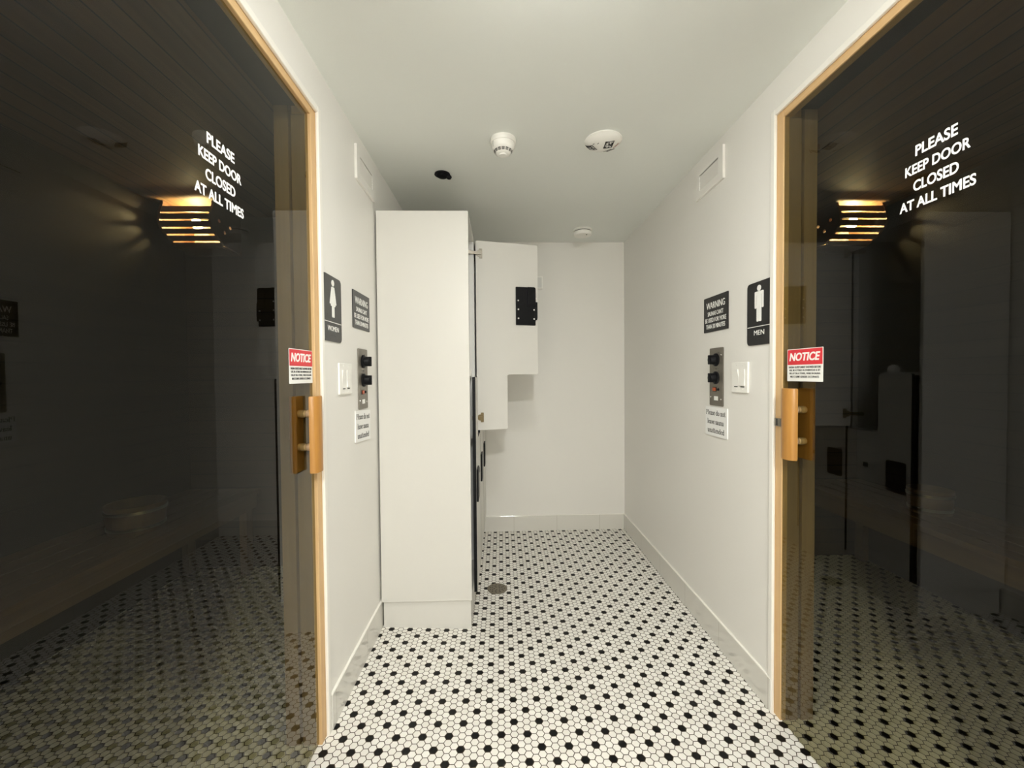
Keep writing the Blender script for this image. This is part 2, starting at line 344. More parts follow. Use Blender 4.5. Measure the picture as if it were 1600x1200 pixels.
# door surrounds: a thin white bead on the wall, then a pine frame that lines the opening
def surround(idx, side, X, top, far):
    s = side                                     # -1 left wall, +1 right wall
    def bx(bm, d0, d1, y0, y1, z0, z1):          # d = depth into the wall from its face
        a, b = X+s*d0, X+s*d1; box(bm, min(a, b), max(a, b), y0, y1, z0, z1)
    bm = bmesh.new()
    bx(bm, -0.007, 0.004, far-0.020, far+0.003, -0.012, top+0.004)
    bx(bm, -0.007, 0.004, Y0-0.003, far-0.020, top-0.018, top+0.004)
    bx(bm, -0.007, 0.004, Y0-0.003, Y0+0.02, -0.012, top-0.018)
    struct('trim_%d' % idx, bm, M['trim'], bevel=0.003)
    bm = bmesh.new()
    bx(bm, 0.004, 0.067, far-0.052, far-0.0005, -0.015, top-0.0005)
    bx(bm, 0.004, 0.067, Y0+0.0005, Y0+0.05, -0.015, top-0.0005)
    jamb = struct('trim_%d' % (idx+2), bm, M['pine'], bevel=0.002)
    bm = bmesh.new()
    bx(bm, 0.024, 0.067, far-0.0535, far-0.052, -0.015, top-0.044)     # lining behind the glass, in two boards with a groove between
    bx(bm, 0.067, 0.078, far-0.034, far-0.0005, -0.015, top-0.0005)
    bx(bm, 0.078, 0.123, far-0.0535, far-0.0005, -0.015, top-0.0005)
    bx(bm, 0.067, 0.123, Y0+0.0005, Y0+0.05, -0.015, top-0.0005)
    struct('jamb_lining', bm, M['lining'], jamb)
    bm = bmesh.new(); bx(bm, 0.004, 0.034, Y0+0.05, far-0.052, top-0.042, top-0.0005)
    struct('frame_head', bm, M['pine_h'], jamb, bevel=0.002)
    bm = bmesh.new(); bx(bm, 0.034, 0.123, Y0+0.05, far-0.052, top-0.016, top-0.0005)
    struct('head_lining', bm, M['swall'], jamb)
    if side > 0:
        bm = bmesh.new(); bx(bm, -0.001, 0.010, far-0.050, far-0.012, 1.059, 1.087)
        st = struct('strike_plate', bm, M['steel'], jamb, bevel=0.001); st['label'] = 'small brushed metal strike plate'
        bm = bmesh.new(); bx(bm, -0.0015, -0.0005, far-0.036, far-0.028, 1.061, 1.085)
        struct('strike_slot', bm, M['dark'], st)
surround(1, -1, XL, LT, LY)
surround(2, +1, XR, RT, RY)

# ------------------------------------------------------------------ glass doors
def glass_door(idx, side, GX, far, top, hy, hz0, hz1, dz, lines):
    r = D.objects.new('door_%d' % idx, None); C.objects.link(r); r['kind'] = 'structure'
    rz = PI/2 if side < 0 else -PI/2
    yc = 0.95; r.location = (GX, yc, 0); r.rotation_euler = (0, 0, rz)
    def lx(y): return (y-yc) if side < 0 else (yc-y)          # world y -> local x (local -y faces the passage)
    a, b = sorted((lx(Y0+0.053), lx(far-0.055)))
    struct('glass_pane', B(a, b, -0.004, 0.004, 0.008, top-0.045), M['glass'], r)
    t = text('lettering', [(s, lx(y), z, w, h) for s, y, z, w, h in lines], M['vinyl'], r, -0.0042, bold=0.022)
    t['label'] = 'white vinyl lettering'
    # handle: a half-round wooden grip on each face, two dowels through the glass
    h = struct('door_handle', B(lx(hy)-0.004, lx(hy)+0.004, -0.0, 0.001, dz[0]-0.005, dz[0]+0.005), M['dowel'], r)
    bm = bmesh.new()
    for z in dz: lathe(bm, [(0.0105, -0.026), (0.0125, -0.018), (0.0125, -0.0045), (0.0105, -0.0045), (0.0105, 0.0045), (0.0125, 0.0045), (0.0125, 0.018), (0.0105, 0.026)], (lx(hy), 0, z), 'y', 20)
    h.data.clear_geometry(); bmesh.ops.recalc_face_normals(bm, faces=bm.faces); bm.to_mesh(h.data); bm.free()
    h.data.materials.clear(); h.data.materials.append(M['dowel'])
    h['label'] = 'double wooden pull handle'
    for p in h.data.polygons: p.use_smooth = True
    for sgn in (-1, 1):
        bm = bmesh.new(); n = 12; sec = []
        hw, th = 0.032, 0.024
        for i in range(n+1):
            t_ = PI*i/n; sec.append((hw*math.cos(t_), sgn*(0.024+th*math.sin(t_)**0.8)))
        sec = [(hw, sgn*0.024)] + sec[1:-1] + [(-hw, sgn*0.024)]
        zz = [hz0, hz0+0.004, hz1-0.004, hz1]; rings = []
        for k, z in enumerate(zz):
            f = 0.94 if k in (0, 3) else 1.0
            rings.append([bm.verts.new((lx(hy)+x*f, sgn*0.034+(y-sgn*0.034)*f, z)) for x, y in sec])
        for p, q in zip(rings, rings[1:]):
            for i in range(len(sec)): bm.faces.new((p[i], p[(i+1) % len(sec)], q[(i+1) % len(sec)], q[i]))
        bm.faces.new(rings[0]); bm.faces.new(rings[-1])
        obj('grip', bm, M['grip'], h, smooth=True)
    # two steel hinges at the near edge
    for z in (0.25, 1.85):
        e = lx(Y0+0.06)
        obj('hinge', B(min(e, e+(0.05 if side < 0 else -0.05)), max(e, e+(0.05 if side < 0 else -0.05)), -0.010, 0.010, z-0.03, z+0.03), M['steel'], r, bevel=0.002)
    return r
LL = [('PLEASE', .953, 1.7665, .091, .0245), ('KEEP DOOR', .952, 1.7265, .141, .0235), ('CLOSED', .950, 1.687, .098, .0245), ('AT ALL TIMES', .9485, 1.648, .161, .0235)]
LR = [('PLEASE', .9195, 1.7765, .091, .0260), ('KEEP DOOR', .919, 1.735, .140, .0245), ('CLOSED', .920, 1.694, .098, .0255), ('AT ALL TIMES', .920, 1.6525, .164, .0245)]
glass_door(1, -1, GL, LY, LT, 1.338, 0.942, 1.187, (1.130, 1.022), LL)
glass_door(2, +1, GR, RY, RT, 1.352, 0.958, 1.197, (1.125, 1.019), LR)

# ------------------------------------------------------------------ things on the side walls (local x reads left to right, -y faces out)
LW, RW = PI/2, -PI/2
def notice(loc, rz, w, h, label):
    t = thing('notice_sticker', label, 'sticker', loc, rz, 'red and white notices on the glass doors')
    zs = h/2-h*0.49
    obj('backing', plate(rrect(-w/2, w/2, -h/2, h/2, .002), -0.0008, 0), M['signwht'], t)
    e = 0.002
    obj('red_panel', plate(rrect(-w/2+e, w/2-e, zs, h/2-e, .001), -0.0012, -0.0008), M['red'], t)
    text('heading', [('NOTICE', 0, (zs+h/2)/2, w*.86, h*.255)], M['signwht'], t, -0.0012, bold=0.03, shear=0.2)
    L = ['SAUNA GUESTS MUST SHOWER BEFORE', 'USE, BE ATTIRED IN SWIMWEAR & SIT', 'OR LAY ON A TOWEL, WHILE IN SAUNA', 'MAX 2 SAME GENDER OCCUPANTS']
    text('small_print', [(s, 0, zs-h*(.075+.098*i), w*(.9, .87, .87, .8)[i], h*.062) for i, s in enumerate(L)], M['ink'], t, -0.0008, bold=0.012)
notice((GL+0.0045, 1.3030, 1.282), LW, .149, .106, 'red and white notice sticker on the women\'s glass door above the handle')
notice((GR-0.0045, 1.3185, 1.275), RW, .158, .1085, 'red and white notice sticker on the men\'s glass door above the handle')

def restroom(loc, rz, w, h, word, label, woman):
    t = thing('restroom_sign', label, 'sign', loc, rz, 'restroom signs')
    obj('plate', plate(rrect(-w/2, w/2, -h/2, h/2, .019, 7), -0.004, 0), M['signblk'], t, bevel=0.0008)
    Z = lambda f: h/2-f*h
    y0, y1 = -0.0052, -0.004
    bm = bmesh.new(); hd = .0115
    prism(bm, circ(0, Z(.105), hd, 28), y0, y1)
    if not woman:
        Y = y0; y0 = Y-.0003; prism(bm, rounded([(-.0135, Z(.40)), (.0135, Z(.40)), (.0135, Z(.155)), (-.0135, Z(.155))], .004), y0, y1)
        y0 = Y; prism(bm, rounded([(-.0265, Z(.42)), (-.0165, Z(.42)), (-.0165, Z(.20)), (-.0005, Z(.19)), (-.0005, Z(.155)), (-.0265, Z(.155))], .0045), y0, y1)
        y0 = Y-.0001; prism(bm, rounded([(.0265, Z(.42)), (.0265, Z(.155)), (.0005, Z(.155)), (.0005, Z(.19)), (.0165, Z(.20)), (.0165, Z(.42))], .0045), y0, y1)
        y0 = Y-.0006
        for s in (-1, 1): prism(bm, rrect(min(s*.0007, s*.0135), max(s*.0007, s*.0135), Z(.63), Z(.36), .0045), y0, y1)
    else:
        Y = y0; y0 = Y-.0003; prism(bm, rounded([(-.012, Z(.19)), (-.0195, Z(.46)), (.0195, Z(.46)), (.012, Z(.19))], .004), y0, y1)
        y0 = Y; prism(bm, rounded([(-.012, Z(.165)), (-.029, Z(.425)), (-.0215, Z(.435)), (-.008, Z(.23)), (.008, Z(.23)), (.0215, Z(.435)), (.029, Z(.425)), (.012, Z(.165))], .0028), y0, y1)
        y0 = Y-.0006
        for s in (-1, 1): prism(bm, rrect(min(s*.0006, s*.0095), max(s*.0006, s*.0095), Z(.63), Z(.44), .0035), y0, y1)
    y0 = -.0052; fig = obj('figure', bm, M['signwht'], t); fig['label'] = 'white %s pictogram' % ('woman' if woman else 'man')
    obj('rule', B(-w*.46, w*.46, y0, y1, Z(.712), Z(.702)), M['signwht'], t)
    text('word', [(word, 0, Z(.803), w*(.62 if woman else .40), h*.077)], M['signwht'], t, -0.004, bold=0.0)
    bm = bmesh.new()
    for i in range(5 if woman else 3):
        for j in range(3):
            if (i*3+j) % 4: lathe(bm, [(.0012, -.004), (.0008, -.0046)], ((i-(2 if woman else 1))*.007, 0, Z(.895)-j*.0028), 'y', 8)
    obj('braille', bm, M['signblk'], t)
restroom((XR-.0005, 1.5405, 1.478), RW, .154, .242, 'MEN', 'black men\'s sign with white standing figure, beside the door frame', False)
restroom((XL+.0005, 1.514, 1.495), LW, .157, .237, 'WOMEN', 'black women\'s sign with white figure in a dress, beside the door frame', True)

def warning(loc, rz, w, h, label):
    t = thing('warning_sign', label, 'sign', loc, rz, 'black sauna warning signs')
    obj('plate', plate(rrect(-w/2, w/2, -h/2, h/2, .003), -0.003, 0), M['signblk'], t)
    text('lettering', [('WARNING', 0, h*.255, w*.76, h*.185), ("SAUNAS CAN'T", 0, h*.02, w*.64, h*.125), ('BE USED FOR MORE', 0, -h*.165, w*.86, h*.125), ('THAN 30 MINUTES', 0, -h*.345, w*.78, h*.125)], M['signwht'], t, -0.003, bold=0.004)
warning((XR-.0005, 1.862, 1.5255), RW, .212, .163, 'black warning sign on the right wall, next to the men\'s sign')
warning((XL+.0005, 1.825, 1.533), LW, .213, .158, 'black warning sign on the left wall, next to the women\'s sign')

def reminder(loc, rz, w, h, label, tilt=0.0):
    t = thing('reminder_sign', label, 'sign', loc, rz, 'small white reminder signs'); t.rotation_euler = (0, tilt, rz)
    obj('board', plate(rrect(-w/2, w/2, -h/2, h/2, .002), -0.005, 0), M['paper'], t)
    bm = bmesh.new()
    for s, cz, lw, cx in (('Please do not', h*.30, w*.90, -.004), ('leave sauna', -h*.01, w*.76, -.004), ('unattended', -h*.31, w*.78, .0)):
        serif_text(bm, s, cx, cz, lw, h*.165, -0.005)
    obj('lettering', bm, M['ink'], t)
reminder((XR-.0005, 1.852, 1.027), RW, .188, .134, 'white reminder sign below the control panel on the right wall')
reminder((XL+.0005, 1.819, 1.033), LW, .189, .134, 'white reminder sign, slightly tilted, below the control panel on the left wall', math.radians(3.2))

def control(loc, rz, w, h, label):
    t = thing('sauna_control_panel', label, 'control panel', loc, rz, 'sauna control panels')
    obj('face_plate', plate(rrect(-w/2, w/2, -h/2, h/2, .006), -0.004, 0), M['panel'], t, bevel=0.0008)
    T = h/2
    for z in (T-.055, T-.137):
        bm = bmesh.new(); lathe(bm, [(.029, -.004), (.029, -.010), (.024, -.013), (.020, -.014), (.018, -.034), (.016, -.036)], (0, 0, z), 'y', 28)
        k = obj('knob', bm, M['bplastic'], t, smooth=True)
        obj('knob_pointer', B(-.006, .006, -.041, -.014, z-.021, z+.021), M['bplastic'], k, bevel=0.002)
    bm = bmesh.new()
    for x, z in ((0, T-.096), (.022, T-.023), (.022, T-.106), (-.018, T-.096), (.016, T-.096)): prism(bm, circ(x, z, .0035 if x == 0 else .0018, 12), -.0046, -.004)
    s = obj('scale_marks', bm, M['ink'], t); s['kind'] = 'stuff'
    r = obj('rocker_bezel', B(-.026, .004, -.006, -.004, T-.200, T-.180), M['bplastic'], t)
    r2 = obj('rocker_switch', B(-.023, .001, -.009, -.006, T-.1975, T-.1825), M['orange'], r, bevel=0.001); r2['label'] = 'orange rocker switch'
    bm = bmesh.new(); lathe(bm, [(.006, -.004), (.005, -.009)], (.021, 0, T-.190), 'y', 14); obj('reset_button', bm, M['bplastic'], t, smooth=True)
    obj('rating_label', B(-.017, .017, -.0046, -.004, T-.241, T-.222), M['signwht'], t)
    for x, z in ((.042, T-.034), (-.047, T-.226), (.042, T-.234)):
        bm = bmesh.new(); lathe(bm, [(.004, -.004), (.0032, -.0056)], (x, 0, z), 'y', 12); obj('screw', bm, M['chrome'], t, smooth=True)
control((XR-.0005, 1.852, 1.2335), RW, .118, .266, 'grey sauna control panel with two black knobs on the right wall')
control((XL+.0005, 1.829, 1.2375), LW, .118, .264, 'grey sauna control panel with two black knobs on the left wall')

def switch(loc, rz, w, h, label):
    t = thing('light_switch', label, 'light switch', loc, rz, 'double light switches')
    bm = bmesh.new(); prism(bm, rrect(-w/2, w/2, -h/2, h/2, .004), -0.008, 0)
    obj('wall_plate', bm, M['wplastic'], t, bevel=0.0025)
    for i, x in enumerate((-.023, .023)):
        bm = bmesh.new()
        a = .0035 if i == 0 else -.001
        pts = [(-.0115-a*.3, .033), (-.0095+a*.2, 0.0), (-.0115+a, -.033), (-.006, -.033), (-.006, .033)]     # (y, z)
        va = [bm.verts.new((x-.0165, y, z)) for y, z in pts]; vb = [bm.verts.new((x+.0165, y, z)) for y, z in pts]
        bm.faces.new(va); bm.faces.new(vb[::-1])
        for k in range(5): bm.faces.new((va[k], vb[k], vb[(k+1) % 5], va[(k+1) % 5]))
        p = obj('paddle', bm, M['wplastic'], t)
        obj('dimmer_slot', B(x-.012, x+.012, -.0088, -.0078, -.0405, -.0365), M['dark'], p)
        for z in (-.05, .05):
            bm = bmesh.new(); lathe(bm, [(.003, -.008), (.0025, -.009)], (x, 0, z), 'y', 10); obj('screw', bm, M['wplastic'], t)
switch((XR-.0005, 1.663, 1.232), RW, .114, .126, 'white double light switch on the right wall, under the men\'s sign')
switch((XL+.0005, 1.6185, 1.2405), LW, .128, .120, 'white double light switch on the left wall, under the women\'s sign')

def vent(loc, rz, w, h, label):
    t = thing('wall_vent', label, 'vent', loc, rz, 'wall vents near the ceiling')
    iw, ih, zc = w*.345, h*.25, 0.002
    bm = bmesh.new()
    box(bm, -w/2, -iw, -.011, 0, -h/2, h/2); box(bm, iw, w/2, -.011, 0, -h/2, h/2)
    box(bm, -iw, iw, -.011, 0, ih, h/2); box(bm, -iw, iw, -.011, 0, -h/2, -ih)
    obj('frame', bm, M['wall'], t)
    obj('duct_backing', B(-iw, iw, -.002, -.0005, -ih, ih), M['dark'], t)
    n = 6
    for i in range(n):
        z = -ih+(i+.40)*1.86*ih/n; bm = bmesh.new()
        v = [(-.0100, z+.0052), (-.0032, z-.0066), (-.0022, z-.0060), (-.0090, z+.0058)]
        a = [bm.verts.new((-iw, y, zz)) for y, zz in v]; b = [bm.verts.new((iw, y, zz)) for y, zz in v]
        bm.faces.new(a); bm.faces.new(b[::-1])
        for k in range(4): bm.faces.new((a[k], b[k], b[(k+1) % 4], a[(k+1) % 4]))
        obj('louver', bm, M['wall'], t)
vent((XR-.0005, 1.914, 2.179), RW, .250, .146, 'white louvered vent high on the right wall')
vent((XL+.0005, 1.897, 2.165), LW, .246, .146, 'white louvered vent high on the left wall above the warning sign')

# small white sensor box on the back wall, partly behind the open locker door
t = thing('wall_sensor', 'small white box on the back wall, partly hidden by the open locker door', 'sensor', (0.30, YB-.0005, 1.978), 0)
obj('housing', plate(rrect(-.034, .034, -.05, .05, .004), -.016, 0), M['wplastic'], t, bevel=0.002)
obj('face_panel', plate(rrect(-.025, .025, -.038, .040, .003), -.0175, -.016), M['inner'], t)

# ------------------------------------------------------------------ locker bank
LX0, LX1, LY0, COL = XL+0.010, -0.157, 2.030, 0.404
t = thing('locker_cabinet', 'tall white locker bank against the left wall with one L-shaped door standing open', 'lockers', (LX0, LY0, 0), 0)
def lk(bm): bmesh.ops.translate(bm, verts=bm.verts, vec=(-LX0, -LY0, 0)); return bm
LZ0, LZ1 = 0.123, 2.056
obj('end_panel', lk(B(LX0, LX1, LY0, LY0+.018, LZ0, LZ1)), M['lam'], t, bevel=0.001)
obj('top_panel', lk(B(LX0, LX1, LY0+.018, YB-.004, LZ1-.018, LZ1)), M['lam'], t)
obj('bottom_panel', lk(B(LX0, LX1, LY0+.018, YB-.004, LZ0, LZ0+.018)), M['lam'], t)
obj('back_panel', lk(B(LX0, LX0+.012, LY0+.018, YB-.004, LZ0+.018, LZ1-.018)), M['inner'], t)
obj('plinth', lk(B(LX0+.006, LX1-.006, LY0+.016, YB-.012, -0.055, LZ0)), M['lam'], t)
cs = [LY0+.018+COL*k for k in range(4)]; cs[3] = YB-.006
for k in (1, 2, 3):
    obj('partition', lk(B(LX0+.012, LX1, cs[k]-.008, cs[k]+(.008 if k < 3 else 0), LZ0+.018, LZ1-.018)), M['inner'], t)
for k in range(3):
    a, b = cs[k]+(.008 if k else 0), cs[k+1]-.008; mid = (a+b)/2; bm = bmesh.new()
    box(bm, LX0+.012, LX1-.004, a, mid, 1.233, 1.247); box(bm, LX0+.012, LX1-.004, mid-.014, mid, .918, 1.233); box(bm, LX0+.012, LX1-.004, mid, b, .904, .918)
    obj('stepped_shelf', lk(bm), M['inner'], t)
DW, DT = 0.389, 0.016
def upper_poly(): return rounded([(0, .921), (.190, .921), (.190, 1.253), (DW, 1.253), (DW, 2.049), (0, 2.049)], .012, 5)
def lower_poly(): return rounded([(0, .146), (DW, .146), (DW, 1.241), (.202, 1.241), (.202, .909), (0, .909)], .012, 5)
def door_part(poly, k, ang, upper):
    """local: x from the hinge to the free edge, y=0 inside face .. -DT outside face when ang=0 is mapped below"""
    hx, hy = -0.1465, cs[k+1]-.003
    # frame: s axis (hinge->free edge) and outward normal
    s = Vector((math.sin(ang), -math.cos(ang), 0)); out = Vector((math.cos(ang), math.sin(ang), 0))
    Mx = Matrix(((s.x, out.x, 0, hx-LX0), (s.y, out.y, 0, hy-LY0), (0, 0, 1, 0), (0, 0, 0, 1)))
    def put(bm): bmesh.ops.transform(bm, matrix=Mx, verts=bm.verts); return bm
    bm = bmesh.new(); prism(bm, poly, 0, DT, 1, 0)
    d = obj('door', put(bm), [M['lam'], M['core']], t)
    d['label'] = ('open upper' if ang else 'closed upper' if upper else 'closed lower') + ' L-shaped white door with black edge'
    zl = (1.555, 1.787) if upper else (.600, .778); sl = (.248, .372)
    # outside face: lock case and number tag
    bm = bmesh.new(); prism(bm, rounded([(sl[0]+.01, zl[0]), (sl[1]-.005, zl[0]), (sl[1]-.005, zl[1]-.01), (sl[0]+.01, zl[1]-.01)], .012), DT, DT+.009)
    L = obj('lock_case', put(bm), M['bplastic'], d, bevel=0.002)
    bm = bmesh.new(); prism(bm, rrect(.112, .142, zl[0]+.10, zl[0]+.125, .003), DT, DT+.003); obj('number_tag', put(bm), M['bplastic'], d)
    if ang:
        bm = bmesh.new(); prism(bm, rrect(.246, .372, 1.555, 1.787, .003), -.010, 0)
        P = obj('lock_body', put(bm), M['bplastic'], d, bevel=0.001); P['label'] = 'black lock body on the inside of the open door'
        bm = bmesh.new(); prism(bm, rounded([(.320, 1.668), (.370, 1.668), (.370, 1.778), (.362, 1.787), (.320, 1.787)], .002), -.020, -.010); obj('lock_cylinder', put(bm), M['bplastic'], P, bevel=0.001)
        bm = bmesh.new(); prism(bm, rounded([(.366, 1.587), (.380, 1.587), (.384, 1.60), (.384, 1.698), (.366, 1.698)], .003), -.012, -.0005); obj('latch_plate', put(bm), M['core'], P)
        for x, z, y in ((.260, 1.704, -.010), (.2605, 1.650, -.010), (.261, 1.595, -.010), (.362, 1.650, -.010), (.362, 1.594, -.010), (.377, 1.722, 0)):
            bm = bmesh.new(); lathe(bm, [(.0052, y), (.004, y-.0022)], (x, 0, z), 'y', 12); obj('screw', put(bm), M['wplastic'], P, smooth=True)
        for z, m_ in ((1.973, 'steel'), (.997, 'bronze')):
            bm = bmesh.new()
            prism(bm, rounded([(.022, z-.029), (.040, z-.029), (.040, z+.029), (.022, z+.029)], .003), -.004, 0)
            prism(bm, circ(.020, z, .019, 20), -.0055, -.0005)
            box(bm, -.040, .030, -.016, -.005, z-.009, z+.009)
            box(bm, -.060, -.030, -.022, -.006, z-.011, z+.011)
            for sz in (-.022, .022): lathe(bm, [(.0038, -.004), (.003, -.0062)], (.032, 0, z+sz), 'y', 10)
            obj('hinge', put(bm), M[m_], d, bevel=0.0008)
for k in range(3):
    door_part(upper_poly(), k, math.radians(105) if k == 0 else 0.0, True)
    door_part(lower_poly(), k, 0.0, False)
bm = bmesh.new(); lathe(bm, [(.026, 0), (.027, .008), (.026, .022), (.021, .034), (.012, .041), (.002, .043)], n=24)
t = obj('cap', bm, M['wplastic'], smooth=True); t.location = (-0.186, 2.215, 1.2475)
tag(t, 'small white domed cap on the shelf inside the open locker', 'cap')

# ------------------------------------------------------------------ floor drain
bm = bmesh.new(); dz = floor_z(-.036, 2.447)
t = thing('floor_drain', 'round weathered metal drain set in the hexagon tile floor beside the lockers', 'drain', (-.036, 2.447, dz))
lathe(bm, [(.060, -.004), (.060, .003), (.056, .0042), (.053, .003), (.052, .001)], n=40, cap=False); obj('rim', bm, M['drain'], t, smooth=True)
bm = bmesh.new(); lathe(bm, [(.0525, -.003), (.0525, .0022)], n=40); obj('grate', bm, M['drain'], t)
bm = bmesh.new()
for r, n in ((.018, 5), (.031, 8), (.043, 11)):
    for i in range(n):
        a = 2*PI*i/n+r*40; lathe(bm, [(.0042, .0020), (.0042, .0026)], (r*math.cos(a), r*math.sin(a), 0), 'z', 8)
obj('drain_hole', bm, M['dark'], t)

# ------------------------------------------------------------------ ceiling things (bottoms hang below CEIL)
t = thing('smoke_detector', 'tall white smoke detector with dark vent slots, left of the round alarm', 'smoke detector', (0.017, 1.852, CEIL))
bm = bmesh.new(); lathe(bm, [(.057, 0), (.058, -.014), (.055, -.020), (.051, -.021)], n=40); obj('base', bm, M['wplastic'], t, smooth=True)
bm = bmesh.new(); lathe(bm, [(.052, -.020), (.051, -.036), (.047, -.046), (.041, -.050), (.034, -.062), (.024, -.066), (.018, -.066), (.017, -.071), (.001, -.072)], n=40); obj('sensing_head', bm, M['wplastic'], t, smooth=True)
bm = bmesh.new(); n = 14
for (r0, z0), (r1, z1) in (((.0405, -.0512), (.0388, -.0538)), ((.0382, -.0550), (.0366, -.0572)), ((.0360, -.0584), (.0346, -.0606))):
    for i in range(n):
        a0, a1 = 2*PI*(i+.12)/n, 2*PI*(i+.88)/n; k = 5; u = []; v = []
        for j in range(k):
            a = a0+(a1-a0)*j/(k-1)
            u.append(bm.verts.new(((r0+.0008)*math.cos(a), (r0+.0008)*math.sin(a), z0-.0004))); v.append(bm.verts.new(((r1+.0008)*math.cos(a), (r1+.0008)*math.sin(a), z1-.0004)))
        for j in range(k-1): bm.faces.new((u[j], u[j+1], v[j+1], v[j]))
s = obj('vent_slot', bm, M['dark'], t); s['label'] = 'dark vent slots'
obj('alignment_mark', B(-.0445, -.0425, -.030, -.0255, -.045, -.021), M['grey'], t)

t = thing('alarm_strobe', 'large round white fire alarm with mirrored lens windows on the ceiling', 'alarm', (0.467, 1.855, CEIL))
RD, HD = .081, .024
def dome(x, y): return -(.004+HD*max(0, 1-(x*x+y*y)/RD**2)**.75)
bm = bmesh.new(); lathe(bm, [(.083, 0), (.084, -.005), (.081, -.007)]+[(RD*math.cos(a), dome(RD*math.cos(a), 0)) for a in [PI/2*i/10 for i in range(1, 10)]]+[(.001, dome(0, 0))], n=48); obj('housing', bm, M['wplastic'], t, smooth=True)
def patch(cx, cy, w, h, ang, m, name, off=.0009, n=6):
    bm = bmesh.new(); g = []
    for j in range(n+1):
        row = []
        for i in range(n+1):
            u, v = (i/n-.5)*w, (j/n-.5)*h; x = cx+u*math.cos(ang)-v*math.sin(ang); y = cy+u*math.sin(ang)+v*math.cos(ang)
            row.append(bm.verts.new((x, y, dome(x, y)-off)))
        g.append(row)
    for j in range(n):
        for i in range(n): bm.faces.new((g[j][i], g[j][i+1], g[j+1][i+1], g[j+1][i]))
    return obj(name, bm, m, t, smooth=True)
for cx, cy, a in ((.022, -.012, .0), (-.048, .026, .75), (.040, .056, -.7)):
    patch(cx, cy, .040, .050 if a == 0 else .040, a, M['core'], 'lens_window', .0007)
    patch(cx, cy-.002, .033, .041 if a == 0 else .031, a, M['lens'], 'lens_reflector', .0013)
for cx, cy in ((-.028, -.022), (-.046, -.012)): patch(cx, cy, .003, .010, .5, M['dark'], 'slot')
for cx, cy in ((-.012, .066), (.006, .068)): patch(cx, cy, .009, .007, 0, M['grey'], 'screw_cap')
bm = bmesh.new(); text_bm(bm, 'FIRE', 0, 0, .034, .009, 0, bold=.02)
for v in bm.verts:
    x, z = v.co.x, v.co.z; a = -1.0
    px, py = .060+x*math.cos(a)+z*math.sin(a), .006+x*math.sin(a)-z*math.cos(a); v.co = (px, py, dome(px, py)-.0012)
s = obj('lettering', bm, mat('faded_red_print', (.50, .20, .17), .5), t)

t = thing('ceiling_detector', 'low white round detector on the ceiling near the back wall', 'smoke detector', (0.600, 2.985, CEIL))
bm = bmesh.new(); lathe(bm, [(.068, 0), (.069, -.011), (.066, -.013)], n=40); obj('base', bm, M['wplastic'], t, smooth=True)
bm = bmesh.new(); lathe(bm, [(.060, -.012), (.060, -.019)], n=40); obj('vent_gap', bm, M['dark'], t)
bm = bmesh.new(); lathe(bm, [(.063, -.018), (.065, -.021), (.064, -.036), (.058, -.044), (.001, -.046)], n=40); h = obj('cover', bm, M['wplastic'], t, smooth=True)
bm = bmesh.new(); lathe(bm, [(.005, -.0442), (.004, -.0475)], (.022, -.030, 0), 'z', 12); obj('indicator', bm, M['dark'], h)

t = thing('sprinkler_fitting', 'small round black fitting on the ceiling above the lockers', 'sprinkler', (-.298, 2.168, CEIL))
bm = bmesh.new(); lathe(bm, [(.040, 0), (.041, -.005), (.036, -.008), (.034, -.006)], n=36); obj('escutcheon', bm, M['bplastic'], t, smooth=True)
bm = bmesh.new(); lathe(bm, [(.031, -.004), (.030, -.012), (.022, -.017), (.001, -.019)], n=32); obj('cover_plate', bm, M['core'], t, smooth=True)
bm = bmesh.new(); lathe(bm, [(.002, -.005), (.012, -.008), (.0145, -.015), (.010, -.023), (.001, -.026)], (.034, .004, 0), 'z', 20); obj('knob', bm, M['bplastic'], t, smooth=True)

# ceiling lamps: one just above the top edge of the picture, one behind the camera
for (x, y, m_, r, lab) in ((.14, .86, 'lamp', .066, 'round white ceiling lamp between the two glass doors'), (.10, -1.0, 'lamp2', .066, 'round white ceiling lamp behind the doors')):
    t = thing('ceiling_lamp', lab, 'lamp', (x, y, CEIL), 0, 'ceiling lamps')
    bm = bmesh.new(); lathe(bm, [(r+.014, 0), (r+.014, -.040), (r+.004, -.043), (r+.004, -.030)], n=40, cap=False); obj('lamp_ring', bm, M['wplastic'], t, smooth=True)
    bm = bmesh.new(); lathe(bm, [(r*math.cos(a), -.032-.034*math.sin(a)) for a in [PI/2*i/8 for i in range(8)]]+[(.001, -.066)], n=32); obj('diffuser', bm, M[m_], t, smooth=True)

# ------------------------------------------------------------------ the two saunas behind the glass
SZ = 2.285
def sauna(side, X, xfar, ytop, far, top, name):
    s = side; xin = X+s*.125; yb, yf = 2.72, 0.16
    def bx(bm, xa, xb, *r): box(bm, min(xa, xb), max(xa, xb), *r)
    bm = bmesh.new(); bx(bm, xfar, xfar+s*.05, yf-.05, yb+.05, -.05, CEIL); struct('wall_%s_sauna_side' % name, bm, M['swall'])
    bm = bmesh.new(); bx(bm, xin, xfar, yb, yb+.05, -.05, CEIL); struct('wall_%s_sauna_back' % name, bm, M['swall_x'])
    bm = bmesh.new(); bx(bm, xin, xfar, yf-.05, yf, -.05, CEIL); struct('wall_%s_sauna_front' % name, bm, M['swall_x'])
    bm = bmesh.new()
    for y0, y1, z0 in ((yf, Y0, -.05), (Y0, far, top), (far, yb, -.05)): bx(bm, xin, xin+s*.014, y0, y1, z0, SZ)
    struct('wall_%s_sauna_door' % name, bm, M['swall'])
    bm = bmesh.new(); bx(bm, xin, xfar, yf, yb, SZ, CEIL+.05); struct('ceiling_%s_sauna' % name, bm, M['sceil'])
